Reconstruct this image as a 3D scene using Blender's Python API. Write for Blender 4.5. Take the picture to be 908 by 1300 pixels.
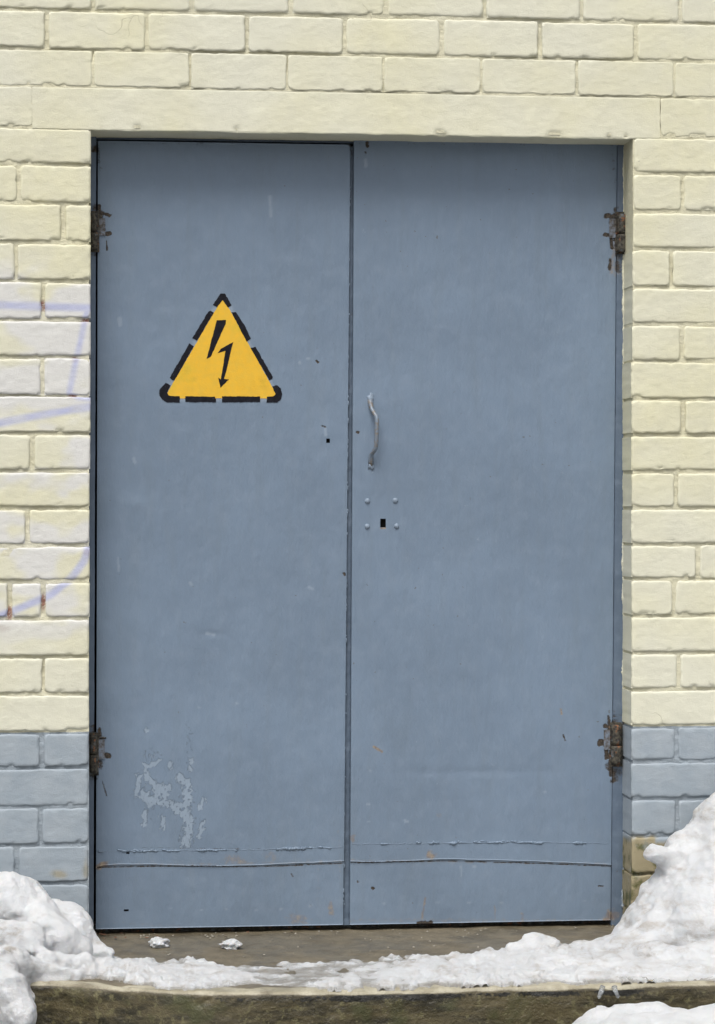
import bpy, math, random
import numpy as np
from mathutils import Vector
random.seed(7)
S = bpy.context.scene
for o in list(bpy.data.objects): bpy.data.objects.remove(o)

# ------------------------------------------------------------------ camera
F = 3171.0            # focal length in photo pixels (photo 908 x 1300)
D = 6.66              # camera to wall face
ZC = 1.45             # camera height
TH = math.radians(6.19)
HOR = 645.0
cam = bpy.data.cameras.new('camera'); co = bpy.data.objects.new('camera', cam)
S.collection.objects.link(co); S.camera = co
co.location = (0, -D, ZC); co.rotation_euler = (math.radians(90), 0, -TH)
cam.sensor_fit = 'VERTICAL'; cam.sensor_height = 36; cam.lens = 36*F/1300
cam.shift_y = (HOR-650)/1300; cam.clip_start = .1; cam.clip_end = 2000

# ------------------------------------------------------------------ sky, sun, exposure
SUN_EL, SUN_AZ = math.radians(60), math.radians(-22)   # azimuth from straight in front of the wall, to the left
W = bpy.data.worlds.new('World'); S.world = W; W.use_nodes = True
nt = W.node_tree; nt.nodes.clear()
sky = nt.nodes.new('ShaderNodeTexSky'); sky.sky_type = 'NISHITA'; sky.sun_disc = False
sky.sun_elevation = SUN_EL; sky.sun_rotation = math.radians(180)-SUN_AZ
sky.air_density = 1.0; sky.dust_density = 4.0; sky.ozone_density = 1.0
hs = nt.nodes.new('ShaderNodeHueSaturation'); hs.inputs['Saturation'].default_value = .22
bg = nt.nodes.new('ShaderNodeBackground'); bg.inputs['Strength'].default_value = .105
wo = nt.nodes.new('ShaderNodeOutputWorld')
nt.links.new(sky.outputs[0], hs.inputs['Color']); nt.links.new(hs.outputs[0], bg.inputs['Color'])
nt.links.new(bg.outputs[0], wo.inputs['Surface'])
sl = bpy.data.lights.new('sun', 'SUN'); sl.energy = 1.75; sl.angle = math.radians(30); sl.color = (1, .978, .945)
so = bpy.data.objects.new('sun', sl); S.collection.objects.link(so)
sd = Vector((math.sin(SUN_AZ)*math.cos(SUN_EL), -math.cos(SUN_AZ)*math.cos(SUN_EL), math.sin(SUN_EL)))
so.rotation_euler = (-sd).to_track_quat('-Z', 'Y').to_euler(); so.location = (-3, -8, 9)
S.view_settings.view_transform = 'Standard'; S.view_settings.look = 'None'
S.view_settings.exposure = 0.56; S.view_settings.gamma = 1
S.render.engine = 'CYCLES'

# ------------------------------------------------------------------ places seen in the photo -> metres
def at(px, py, Y):
    """world x, z of the photo point px, py on the vertical plane y = Y"""
    u = (np.asarray(px, float)-454)/F; v = (HOR-np.asarray(py, float))/F
    t = (Y+D)/(math.cos(TH)-u*math.sin(TH))
    return t*(math.sin(TH)+u*math.cos(TH)), ZC+t*v
def proj(x, y, z):
    d = np.asarray(y)+D
    dep = x*math.sin(TH)+d*math.cos(TH)
    return 454+F*(x*math.cos(TH)-d*math.sin(TH))/dep, HOR-F*(z-ZC)/dep
def P3(px, py, Y):
    x, z = at(px, py, Y); return np.array([float(x), Y, float(z)])
PXM = D/F*.994       # metres per pixel at the wall

# ------------------------------------------------------------------ noise
def _h(ix, iy, iz, seed):
    n = (ix.astype(np.int64)*374761393 + iy.astype(np.int64)*668265263 + iz.astype(np.int64)*2147483647 + seed*1274126177) & 0xffffffff
    n = ((n ^ (n >> 13))*1274126177) & 0xffffffff
    n = ((n ^ (n >> 16))*2246822519) & 0xffffffff
    return ((n ^ (n >> 15)) & 0xffffff).astype(np.float32)/float(0xffffff)*2-1
def noise(x, y, z=0., seed=0):
    x, y, z = np.broadcast_arrays(np.asarray(x, np.float32), np.asarray(y, np.float32), np.asarray(z, np.float32))
    ix, iy, iz = np.floor(x), np.floor(y), np.floor(z)
    fx, fy, fz = x-ix, y-iy, z-iz
    fx, fy, fz = [f*f*(3-2*f) for f in (fx, fy, fz)]
    r = 0
    for a in (0, 1):
        for b in (0, 1):
            for c in (0, 1):
                r = r + (fx if a else 1-fx)*(fy if b else 1-fy)*(fz if c else 1-fz)*_h(ix+a, iy+b, iz+c, seed)
    return r
def fbm(x, y, z=0., seed=0, n=3):
    r = 0; a = 1
    for i in range(n):
        k = 2.03**i
        r = r+a*noise(np.asarray(x)*k, np.asarray(y)*k, np.asarray(z)*k, seed+i*17); a *= .5
    return r
def sst(a, b, x):
    t = np.clip((x-a)/(b-a), 0, 1); return t*t*(3-2*t)
def dseg(px, py, pts):
    """distance to a polyline"""
    d = 1e9
    for (x0, y0), (x1, y1) in zip(pts[:-1], pts[1:]):
        dx, dy = x1-x0, y1-y0; L = dx*dx+dy*dy+1e-9
        t = np.clip(((px-x0)*dx+(py-y0)*dy)/L, 0, 1)
        d = np.minimum(d, np.hypot(px-x0-t*dx, py-y0-t*dy))
    return d

# ------------------------------------------------------------------ object helpers
C = S.collection
def thing(name, label, cat, loc=(0, 0, 0), group=None):
    o = bpy.data.objects.new(name, None); C.objects.link(o); o.location = loc; o.empty_display_size = .1
    o['label'] = label; o['category'] = cat
    if group: o['group'] = group
    return o
def tag(o, label, cat, group=None):
    o['label'] = label; o['category'] = cat
    if group: o['group'] = group
    return o
def mesh(name, V, Fc, mat, parent=None, smooth=True, attr=None, origin=None):
    V = np.asarray(V, float).reshape(-1, 3)
    og = np.zeros(3) if origin is None else np.asarray(origin, float)
    base = np.zeros(3)
    if parent is not None:
        q = parent
        while q is not None: base = base+np.array(q.location); q = q.parent
        if origin is None: og = V.mean(0)
    m = bpy.data.meshes.new(name)
    if isinstance(Fc, np.ndarray):
        k = Fc.shape[1]; m.vertices.add(len(V)); m.vertices.foreach_set('co', (V-og).astype(np.float32).ravel())
        m.loops.add(Fc.size); m.loops.foreach_set('vertex_index', Fc.astype(np.int32).ravel())
        m.polygons.add(len(Fc)); m.polygons.foreach_set('loop_start', np.arange(0, Fc.size, k, dtype=np.int32))
        m.update(calc_edges=True); m.validate()
    else:
        m.from_pydata((V-og).tolist(), [], [list(f) for f in Fc]); m.update()
    if smooth: m.polygons.foreach_set('use_smooth', np.ones(len(m.polygons), bool))
    if attr:
        for nm, A in attr.items():
            ca = m.color_attributes.new(nm, 'FLOAT_COLOR', 'POINT')
            A = np.asarray(A, np.float32)
            if A.shape[1] == 3: A = np.c_[A, np.ones(len(A), np.float32)]
            ca.data.foreach_set('color', A.ravel())
    m.materials.append(mat)
    o = bpy.data.objects.new(name, m); C.objects.link(o)
    o.location = og-base
    if parent: o.parent = parent
    return o
def gridf(nu, nv, off=0):
    i = np.arange(nu-1)[:, None]; j = np.arange(nv-1)[None, :]
    a = (i*nv+j).ravel()+off
    return np.c_[a, a+nv, a+nv+1, a+1]          # u = x, v = z : normal towards -y
def box(x0, x1, y0, y1, z0, z1):
    V = [(x0,y0,z0),(x1,y0,z0),(x1,y1,z0),(x0,y1,z0),(x0,y0,z1),(x1,y0,z1),(x1,y1,z1),(x0,y1,z1)]
    return V, [(0,3,2,1),(4,5,6,7),(0,1,5,4),(1,2,6,5),(2,3,7,6),(3,0,4,7)]
def tube(pts, rad, n=10, cap=True, jit=0, seed=0):
    pts = np.array([np.array(p, float) for p in pts]); m = len(pts)
    rad = np.array(rad if hasattr(rad, '__len__') else [rad]*m, float)
    t = np.empty_like(pts); t[1:-1] = pts[2:]-pts[:-2]; t[0] = pts[1]-pts[0]; t[-1] = pts[-1]-pts[-2]
    t /= np.linalg.norm(t, axis=1)[:, None]
    ref = np.where(np.abs(t[:, 1:2]) < .9, [[0, 1, 0]], [[1, 0, 0]])
    a = np.cross(t, ref); a /= np.linalg.norm(a, axis=1)[:, None]; b = np.cross(t, a)
    w = 2*math.pi*np.arange(n)/n
    r = rad[:, None]*(1+jit*noise(np.arange(m)[:, None]*1.7+seed*3.1, np.arange(n)[None, :]*1.3, 0, seed))
    V = pts[:, None]+r[..., None]*(np.cos(w)[None, :, None]*a[:, None]+np.sin(w)[None, :, None]*b[:, None])
    V = [tuple(p) for p in V.reshape(-1, 3)]; Fc = []
    for i in range(m-1):
        for k in range(n):
            Fc.append((i*n+k, i*n+(k+1) % n, (i+1)*n+(k+1) % n, (i+1)*n+k))
    if cap: Fc.append(tuple(range(n))[::-1]); Fc.append(tuple(range((m-1)*n, m*n)))
    return V, Fc
def lump(c, r, seed=0, amp=.3, nu=12, nv=8, freq=2.):
    """noisy ellipsoid"""
    ph = (math.pi*np.arange(nv+1)/nv)[:, None]; th = (2*math.pi*np.arange(nu)/nu)[None, :]
    d = np.stack([np.sin(ph)*np.cos(th), np.sin(ph)*np.sin(th), np.cos(ph)+0*th], -1).reshape(-1, 3)
    sc = 1+amp*fbm(d[:, 0]*freq+seed, d[:, 1]*freq, d[:, 2]*freq, seed, 2)
    V = [tuple(p) for p in np.array(c)+d*np.array(r)*sc[:, None]]; Fc = []
    for i in range(nv):
        for k in range(nu):
            Fc.append((i*nu+k, (i+1)*nu+k, (i+1)*nu+(k+1) % nu, i*nu+(k+1) % nu))
    return V, Fc
def join(parts):
    V = []; Fc = []
    for v, f in parts:
        o = len(V); V += [tuple(p) for p in v]; Fc += [tuple(i+o for i in q) for q in f]
    return V, Fc

# ------------------------------------------------------------------ materials
def lin(r, g, b):
    f = lambda c: (c/255/12.92) if c/255 <= .04045 else ((c/255+.055)/1.055)**2.4
    return (f(r), f(g), f(b), 1)
class M:
    def __init__(s, name):
        s.m = bpy.data.materials.new(name); s.m.use_nodes = True; s.t = s.m.node_tree; s.t.nodes.clear()
        s.out = s.n('ShaderNodeOutputMaterial'); s.p = s.n('ShaderNodeBsdfPrincipled')
        s.t.links.new(s.p.outputs[0], s.out.inputs[0])
        g = s.n('ShaderNodeNewGeometry'); s.pos = g.outputs['Position']
    def n(s, t, **k):
        x = s.t.nodes.new(t)
        for a, b in k.items(): setattr(x, a, b)
        return x
    def set(s, sock, v):
        if isinstance(v, bpy.types.NodeSocket): s.t.links.new(v, sock)
        else: sock.default_value = v
    def noise(s, scale, detail=4, rough=.6, vec=None, stretch=None, dist=0):
        x = s.n('ShaderNodeTexNoise'); vec = vec or s.pos
        if stretch:
            mp = s.n('ShaderNodeMapping'); mp.inputs['Scale'].default_value = stretch
            s.t.links.new(vec, mp.inputs[0]); vec = mp.outputs[0]
        s.t.links.new(vec, x.inputs['Vector'])
        x.inputs['Scale'].default_value = scale; x.inputs['Detail'].default_value = detail
        x.inputs['Roughness'].default_value = rough; x.inputs['Distortion'].default_value = dist
        return x.outputs['Fac']
    def ramp(s, v, a, b, lo=0, hi=1):
        x = s.n('ShaderNodeMapRange'); s.set(x.inputs[0], v)
        x.inputs[1].default_value = a; x.inputs[2].default_value = b; x.inputs[3].default_value = lo; x.inputs[4].default_value = hi
        x.interpolation_type = 'SMOOTHSTEP'
        return x.outputs[0]
    def math(s, op, a, b=0, c=0):
        x = s.n('ShaderNodeMath', operation=op); s.set(x.inputs[0], a); s.set(x.inputs[1], b); s.set(x.inputs[2], c); return x.outputs[0]
    def mix(s, f, a, b, mode='MIX'):
        x = s.n('ShaderNodeMix', data_type='RGBA', blend_type=mode); s.set(x.inputs[0], f); s.set(x.inputs[6], a); s.set(x.inputs[7], b); return x.outputs[2]
    def attr(s, name):
        a = s.n('ShaderNodeAttribute', attribute_name=name); c = s.n('ShaderNodeSeparateColor')
        s.t.links.new(a.outputs['Color'], c.inputs[0]); return c.outputs[0], c.outputs[1], c.outputs[2], a.outputs['Alpha']
    def bump(s, h, dist, prev=None, strength=1):
        b = s.n('ShaderNodeBump'); b.inputs['Distance'].default_value = dist; b.inputs['Strength'].default_value = strength
        s.set(b.inputs['Height'], h)
        if prev is not None: s.t.links.new(prev, b.inputs['Normal'])
        return b.outputs[0]
    def done(s, col, rough=.6, nrm=None, spec=.5, metal=0):
        s.set(s.p.inputs['Base Color'], col); s.set(s.p.inputs['Roughness'], rough)
        s.set(s.p.inputs['Specular IOR Level'], spec); s.set(s.p.inputs['Metallic'], metal)
        if nrm is not None: s.t.links.new(nrm, s.p.inputs['Normal'])
        return s.m

LJ = [12,62,109,163,208.5,257.7,308.5,357.7,405.4,453,502,548.7,597.8,645,692,738.5,786,834.8,881,928,976,1024.8,1073,1121.7]
RJ = [29,78,124,171.5,221,268,316,363,412.5,458.6,507,553,598.5,645,691,735,781,829,875,924,966,1014,1061,1109.6]
JZ = [(float(at(58, a, 0)[1])+float(at(855, b, 0)[1]))/2 for a, b in zip(LJ, RJ)]
while JZ[-1] > .02: JZ.append(JZ[-1]-.0995)
ZPAINT = JZ[19]; XL = float(at(115, 500, 0)[0]); XR = float(at(803, 500, 0)[0])

CREAM = (.66, .645, .52, 1); CREAM2 = (.66, .63, .44, 1); GREYP = (.325, .365, .40, 1)
def wall_mat(name, mortar):
    m = M(name)
    sep = m.n('ShaderNodeSeparateXYZ'); m.t.links.new(m.pos, sep.inputs[0]); Z = sep.outputs[2]
    gra, red, bare, pale = m.attr('wear')
    big = m.noise(1.6, 3); mid = m.noise(14, 4); fine = m.noise(120, 4)
    cream = m.mix(m.ramp(big, .35, .65), CREAM, CREAM2)
    if mortar: cream = m.mix(.6, cream, (.66, .615, .42, 1))
    cream = m.mix(m.ramp(mid, .3, .75, 0, .35), cream, (.565, .55, .455, 1))
    cream = m.mix(m.math('MULTIPLY', pale, .2 if mortar else .75), cream, (.625, .62, .625, 1))
    cream = m.mix(m.math('MULTIPLY', gra, .25 if mortar else .95), cream, (.43, .45, .61, 1))
    cream = m.mix(m.math('MULTIPLY', m.math('MULTIPLY', red, m.ramp(m.noise(150, 4), .3, .5)), .9 if mortar else .18), cream, (.20, .055, .03, 1))
    gp = m.mix(m.ramp(mid, .3, .7), GREYP, (.28, .325, .365, 1))
    zn = m.math('ADD', Z, m.math('MULTIPLY', m.math('SUBTRACT', m.noise(30, 2), .5), .004))
    col = m.mix(m.ramp(zn, ZPAINT-.0012, ZPAINT+.0012), gp, cream)
    # dark chips and grime specks
    chip = m.ramp(m.noise(34, 5, .7, stretch=(1, 1, 1.8)), .69, .73)
    col = m.mix(m.math('MULTIPLY', chip, .5), col, (.20, .16, .11, 1))
    # bare brick, moss
    bn = m.math('MULTIPLY', bare, m.ramp(m.noise(18, 4), .2, .45, .4, 1))
    bcol = m.mix(m.ramp(m.noise(22, 4), .5, .66), (.31, .265, .165, 1), (.10, .10, .035, 1))
    col = m.mix(bn, col, bcol)
    dirt = m.ramp(fine, .55, .8, 0, .16)
    col = m.mix(dirt, col, (.25, .22, .16, 1))
    wr = m.noise(42, 7, .66, stretch=(.6, 1, 1.3))
    n1 = m.bump(wr, .0013 if not mortar else .006)
    n2 = m.bump(m.noise(380, 4, .7), .0009 if not mortar else .002, n1)
    cr = m.n('ShaderNodeTexVoronoi', feature='DISTANCE_TO_EDGE'); 
    wv = m.n('ShaderNodeVectorMath', operation='ADD'); nz = m.n('ShaderNodeTexNoise'); nz.inputs['Scale'].default_value = 9
    m.t.links.new(m.pos, nz.inputs['Vector']); sc = m.n('ShaderNodeVectorMath', operation='SCALE'); m.t.links.new(nz.outputs['Color'], sc.inputs[0]); sc.inputs['Scale'].default_value = .25
    m.t.links.new(m.pos, wv.inputs[0]); m.t.links.new(sc.outputs[0], wv.inputs[1]); m.t.links.new(wv.outputs[0], cr.inputs['Vector'])
    cr.inputs['Scale'].default_value = 2.6
    crack = m.math('MULTIPLY', m.ramp(cr.outputs['Distance'], .0, .0028, 1, 0), m.ramp(m.noise(3.1, 2), .60, .66))
    n3 = m.bump(m.math('SUBTRACT', 1, crack), .0008, n2)
    col = m.mix(m.math('MULTIPLY', crack, .25), col, (.2, .17, .12, 1))
    return m.done(col, m.ramp(fine, .3, .7, .5, .7), n3, .35)
m_brick = wall_mat('painted_brick', False); m_mortar = wall_mat('painted_mortar', True)

def door_mat(name, base=(.141, .190, .262, 1)):
    m = M(name)
    peel, rust, dark, pale = m.attr('wear')  # dark: grime plus painted soffit and lap shade on the leaves
    a = m.noise(3.0, 4); b = m.noise(26, 5); st = m.noise(9, 4, stretch=(3, 1, .35))
    c2 = tuple(x*1.13 for x in base[:3])+(1,); c3 = (base[0]*.98, base[1]*.93, base[2]*.84, 1)
    col = m.mix(m.ramp(a, .35, .68), base, c2)
    col = m.mix(m.ramp(st, .45, .75, 0, .28), col, c3)
    col = m.mix(m.ramp(b, .45, .8, 0, .25), col, (.22, .27, .34, 1))
    # faint pale scuffs, dark specks
    sc = m.math('MULTIPLY', m.ramp(m.noise(38, 5, .7), .68, .72), m.ramp(m.noise(4, 2), .5, .62))
    col = m.mix(m.math('MULTIPLY', sc, .3), col, (.32, .37, .43, 1))
    spk = m.ramp(m.noise(75, 2, .5), .735, .755)
    spk = m.math('MULTIPLY', spk, m.ramp(m.noise(2.3, 2), .45, .6))
    col = m.mix(m.math('MULTIPLY', spk, .6), col, (.09, .075, .06, 1))
    f = m.noise(230, 4, .7)
    pk = m.ramp(m.math('ADD', m.math('MULTIPLY', peel, .95), m.math('MULTIPLY', m.math('SUBTRACT', m.noise(120, 8, .78, stretch=(1.25, 1, .7)), .5), 3.6)), .42, .62)
    pk = m.math('MULTIPLY', pk, m.ramp(peel, .02, .25))
    col = m.mix(m.math('MULTIPLY', pk, .62), col, (.28, .34, .41, 1))
    col = m.mix(m.math('MULTIPLY', pale, .6), col, (.35, .40, .46, 1))
    rf = m.noise(90, 5, .7)
    rk = m.ramp(m.math('ADD', rust, m.math('MULTIPLY', m.math('SUBTRACT', rf, .5), .9)), .25, 1.05)
    col = m.mix(rk, col, m.mix(m.ramp(rf, .4, .65), (.17, .105, .06, 1), (.30, .24, .165, 1)))
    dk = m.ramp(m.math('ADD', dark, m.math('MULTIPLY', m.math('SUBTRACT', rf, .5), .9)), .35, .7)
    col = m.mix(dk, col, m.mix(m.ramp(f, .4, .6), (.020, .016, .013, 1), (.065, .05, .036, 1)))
    n0 = m.bump(m.noise(6, 4, .5), .0045)
    n1 = m.bump(m.noise(45, 5, .62, stretch=(1.6, 1, .45)), .0016, n0)
    n2 = m.bump(m.noise(380, 3), .00025, n1)
    n3 = m.bump(m.math('SUBTRACT', 1, m.math('ADD', pk, dk)), .0008, n2)
    ro = m.math('ADD', m.ramp(b, .35, .65, .34, .56), m.math('MULTIPLY', m.math('ADD', rk, dk), .3))
    return m.done(col, ro, n3, .4)
m_door = door_mat('door_paint', (.148, .197, .262, 1)); m_frame = door_mat('frame_paint', (.088, .12, .165, 1))
def rust_mat():
    m = M('rusted_steel'); f = m.noise(120, 5, .7); g = m.noise(40, 4)
    col = m.mix(m.ramp(f, .38, .62), (.016, .014, .012, 1), (.085, .075, .055, 1))
    col = m.mix(m.ramp(g, .54, .68), col, (.11, .12, .125, 1)); col = m.mix(m.ramp(m.noise(70, 3), .6, .68), col, (.19, .08, .035, 1))
    return m.done(col, .7, m.bump(f, .002), .4)
m_rust = rust_mat()
def handle_mat():
    m = M('worn_handle_paint'); f = m.noise(90, 4)
    col = m.mix(m.ramp(f, .4, .65), (.15, .19, .24, 1), (.17, .145, .12, 1))
    return m.done(col, .4, m.bump(f, .0006), .5)
m_handle = handle_mat()
def sign_mat(name, c, c2):
    m = M(name); f = m.noise(60, 4); g = m.noise(240, 4, .7)
    col = m.mix(m.ramp(f, .3, .7), c, c2)
    if name != 'black_stencil_paint': col = m.mix(m.ramp(m.noise(14, 3), .5, .7, 0, .45), col, (.48, .40, .04, 1))
    col = m.mix(m.ramp(m.noise(110, 6, .75), .64, .70, 0, .6), col, (.2, .24, .3, 1) if name == 'black_stencil_paint' else (.55, .34, .05, 1))
    return m.done(col, .75, m.bump(m.noise(300, 3), .0003), .15)
m_yel = sign_mat('yellow_stencil_paint', (.74, .43, .04, 1), (.68, .42, .05, 1))
m_blk = sign_mat('black_stencil_paint', (.006, .006, .009, 1), (.012, .012, .017, 1))
def conc_mat():
    m = M('wet_mossy_concrete'); moss, sand, wet, black = m.attr('wear')
    f = m.noise(130, 5, .7); g = m.noise(14, 5, .65); st = m.noise(20, 5, .7, stretch=(.25, 1, 1.6))
    col = m.mix(m.ramp(g, .3, .7), (.165, .138, .092, 1), (.095, .078, .050, 1))
    col = m.mix(m.ramp(f, .5, .75, 0, .5), col, (.20, .18, .14, 1))
    mc = m.mix(m.ramp(st, .35, .65), (.022, .019, .009, 1), (.105, .085, .042, 1))
    mc = m.mix(m.ramp(m.noise(45, 5, .7), .52, .68), mc, (.14, .125, .06, 1))
    mc = m.mix(m.ramp(m.noise(7, 3), .52, .66, 0, .8), mc, (.055, .058, .02, 1))
    col = m.mix(moss, col, mc)
    sc = m.mix(m.ramp(g, .35, .65), (.42, .385, .29, 1), (.27, .24, .165, 1))
    sc = m.mix(m.ramp(f, .55, .7, 0, .5), sc, (.2, .16, .1, 1))
    col = m.mix(m.ramp(m.math('ADD', sand, m.math('MULTIPLY', m.math('SUBTRACT', f, .5), .5)), .35, .7), col, sc)
    col = m.mix(m.ramp(m.math('ADD', black, m.math('MULTIPLY', m.math('SUBTRACT', f, .5), .8)), .4, .6), col, (.012, .011, .008, 1))
    n = m.bump(f, .003, m.bump(g, .008))
    return m.done(col, m.ramp(m.noise(5, 3), .4, .6, .28, .6), n, .5)
m_conc = conc_mat()
def snow_mat(name, icy=False):
    m = M(name); dirt, ice, _, _ = m.attr('wear')
    f = m.noise(260, 5, .75); g = m.noise(40, 4)
    col = m.mix(m.ramp(g, .3, .7), (.955, .97, .99, 1), (.92, .94, .965, 1))
    dn = m.math('MULTIPLY', dirt, m.ramp(m.noise(17, 7, .75, stretch=(1, 1, 2.2)), .38, .68))
    col = m.mix(m.math('MULTIPLY', dn, .85), col, (.44, .375, .295, 1))
    col = m.mix(m.ramp(m.noise(6, 4), .5, .7, 0, .22), col, (.74, .78, .83, 1))
    sp = m.ramp(m.noise(170, 3, .6), .71, .74)
    spm = m.ramp(m.math('ADD', dirt, m.noise(9, 3)), .75, 1.25)
    col = m.mix(m.math('MULTIPLY', sp, m.math('MULTIPLY', spm, .8)), col, (.07, .05, .03, 1))
    col = m.mix(m.ramp(m.math('ADD', ice, m.math('MULTIPLY', m.math('SUBTRACT', m.noise(24, 7, .72, stretch=(.45, 1, 1)), .5), 1.7)), .35, 1.1, 0, .8), col, (.33, .30, .25, 1))
    m.set(m.p.inputs['Subsurface Weight'], .35); m.p.inputs['Subsurface Radius'].default_value = (.012, .014, .016)
    m.p.inputs['Subsurface Scale'].default_value = .5
    n = m.bump(f, .006, m.bump(m.noise(140, 4, .7), .004, m.bump(m.noise(60, 7, .78), .016)))
    ro = m.ramp(ice, .2, .8, .5, .22)
    return m.done(col, ro, n, .4)
m_snow = snow_mat('old_snow')
def ice_mat():
    m = M('clear_ice'); m.p.inputs['Transmission Weight'].default_value = .85; m.p.inputs['IOR'].default_value = 1.31
    return m.done((.9, .93, .95, 1), .12, m.bump(m.noise(60, 3), .003), .5)
m_ice = ice_mat()
def plain(name, c, r=.8):
    m = M(name); f = m.noise(60, 4)
    return m.done(m.mix(m.ramp(f, .3, .7), c, tuple(x*.6 for x in c[:3])+(1,)), r, m.bump(f, .002))
m_dark = plain('dark_interior', (.03, .028, .025, 1)); m_debris = plain('brown_debris', (.14, .06, .03, 1))
m_grit = plain('pale_grit', (.4, .37, .31, 1))
def ground_mat():
    m = M('low_bounce_ground'); g = m.noise(.9, 5, .6); f = m.noise(90, 4)  # invented dark wet ground with snow patches, chosen to cut bounce light
    a = m.mix(m.ramp(f, .35, .65), (.035, .034, .033, 1), (.07, .066, .06, 1))
    k = m.ramp(g, .54, .58)
    return m.done(m.mix(k, a, (.72, .73, .75, 1)), m.ramp(k, 0, 1, .35, .7), m.bump(f, .004))
m_gsnow = ground_mat()

# ------------------------------------------------------------------ setting: ground, room behind the doors
ST = P3(280, 1184, .12)[2]            # top of the step
EDGE = -.725                          # front edge of the step
def wear0(n): return np.zeros((n, 4), np.float32)
def ground_h(x, y):
    h = -.02+.03*fbm(x*2.2, y*2.2, 0, 5)+.012*fbm(x*9, y*9, 0, 6)
    h = np.minimum(h+.06, .17)
    return h
def ground():
    xs = np.r_[-200, -60, -20, -8, np.linspace(-3.4, 5, 281), 9, 20, 60, 200]
    ys = np.r_[-300, -80, -30, -15, -8, np.linspace(-4.5, -.6, 131), 1.2, 60, 200]
    X, Y = np.meshgrid(xs, ys, indexing='ij')
    Z = np.where((X > -3.3) & (X < 4.9) & (Y > -4.4) & (Y < -.6), ground_h(X, Y), .0)
    V = np.c_[X.ravel(), Y.ravel(), Z.ravel()]
    o = mesh('ground', V, gridf(len(xs), len(ys)), m_gsnow, attr={'wear': wear0(len(V))}); o['kind'] = 'structure'
ground()
def interior():
    V, Fc = box(XL-.3, XR+.3, .30, 1.8, -.05, 2.9)
    Fc = [f[::-1] for f in Fc if f != (0, 1, 5, 4)]
    o = mesh('dark_room', V, Fc, m_dark, smooth=False); o['kind'] = 'structure'
interior()

# ------------------------------------------------------------------ brick wall
wall = thing('brick_wall', 'brick wall painted cream above and grey-blue along the bottom, around the metal door', 'wall', (0, 0, 0))
GRAF = [([(-20,386),(20,388),(118,391)], 5.5), ([(110,397),(103,430),(94,470),(88,499)], 4.2), ([(-20,541),(40,529),(80,522),(118,516)], 5.5),
        ([(-30,786),(0,782),(30,770),(65,755),(90,735),(107,712),(113,693)], 5.5), ([(88,499),(100,505),(118,507)], 3.5)]
REDS = [(54,388,4,6),(109,408,5,3.5),(95,457,4,3),(92,503,5,3),(111,701,5,4),(55,764,3.2,10),(12,778,4,9),(2,798,10,4),(57,390,3,4)]
def wall_wear(V):
    px, py = proj(V[:, 0], V[:, 1], V[:, 2]); w = wear0(len(V))
    n1 = fbm(px/14, py/14, 0, 31)
    lf = px < 130
    for pts, r in GRAF:
        d = dseg(px, py, pts); w[:, 0] = np.maximum(w[:, 0], sst(r+2.5, r-3.5, d+n1*.6)*(.85+.2*n1))
    w[:, 0] *= lf
    for x, y, a, b in REDS:
        w[:, 1] = np.maximum(w[:, 1], sst(1.5, .6, np.hypot((px-x)/a, (py-y)/b)))
    patch = sst(-.35, .35, fbm(px/55, py/38, 0, 8)+.75*sst(330, 390, py)*sst(560, 520, py)+.35*sst(640, 660, py)*sst(830, 740, py)-.35)
    w[:, 3] = np.clip(patch, 0, 1)*lf*sst(310, 360, py)*sst(850, 780, py)
    # bare mossy bricks low on the right, small bare spots low on the left
    w[:, 2] = np.maximum(w[:, 2], (px > 760)*sst(1064, 1071, py+n1*7))
    w[:, 2] = np.maximum(w[:, 2], .7*sst(1.4, .3, np.hypot((px-76)/9, (py-1110)/5)+n1*.4))
    w[:, 2] = np.maximum(w[:, 2], .55*sst(1.4, .3, np.hypot((px-109)/4, (py-1103)/14)+n1*.4))
    w[:, 2] = np.maximum(w[:, 2], .8*sst(1.3, .5, np.hypot((px-802)/9, (py-1115)/60)+n1*.3)*(px > 760))
    return w
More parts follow.
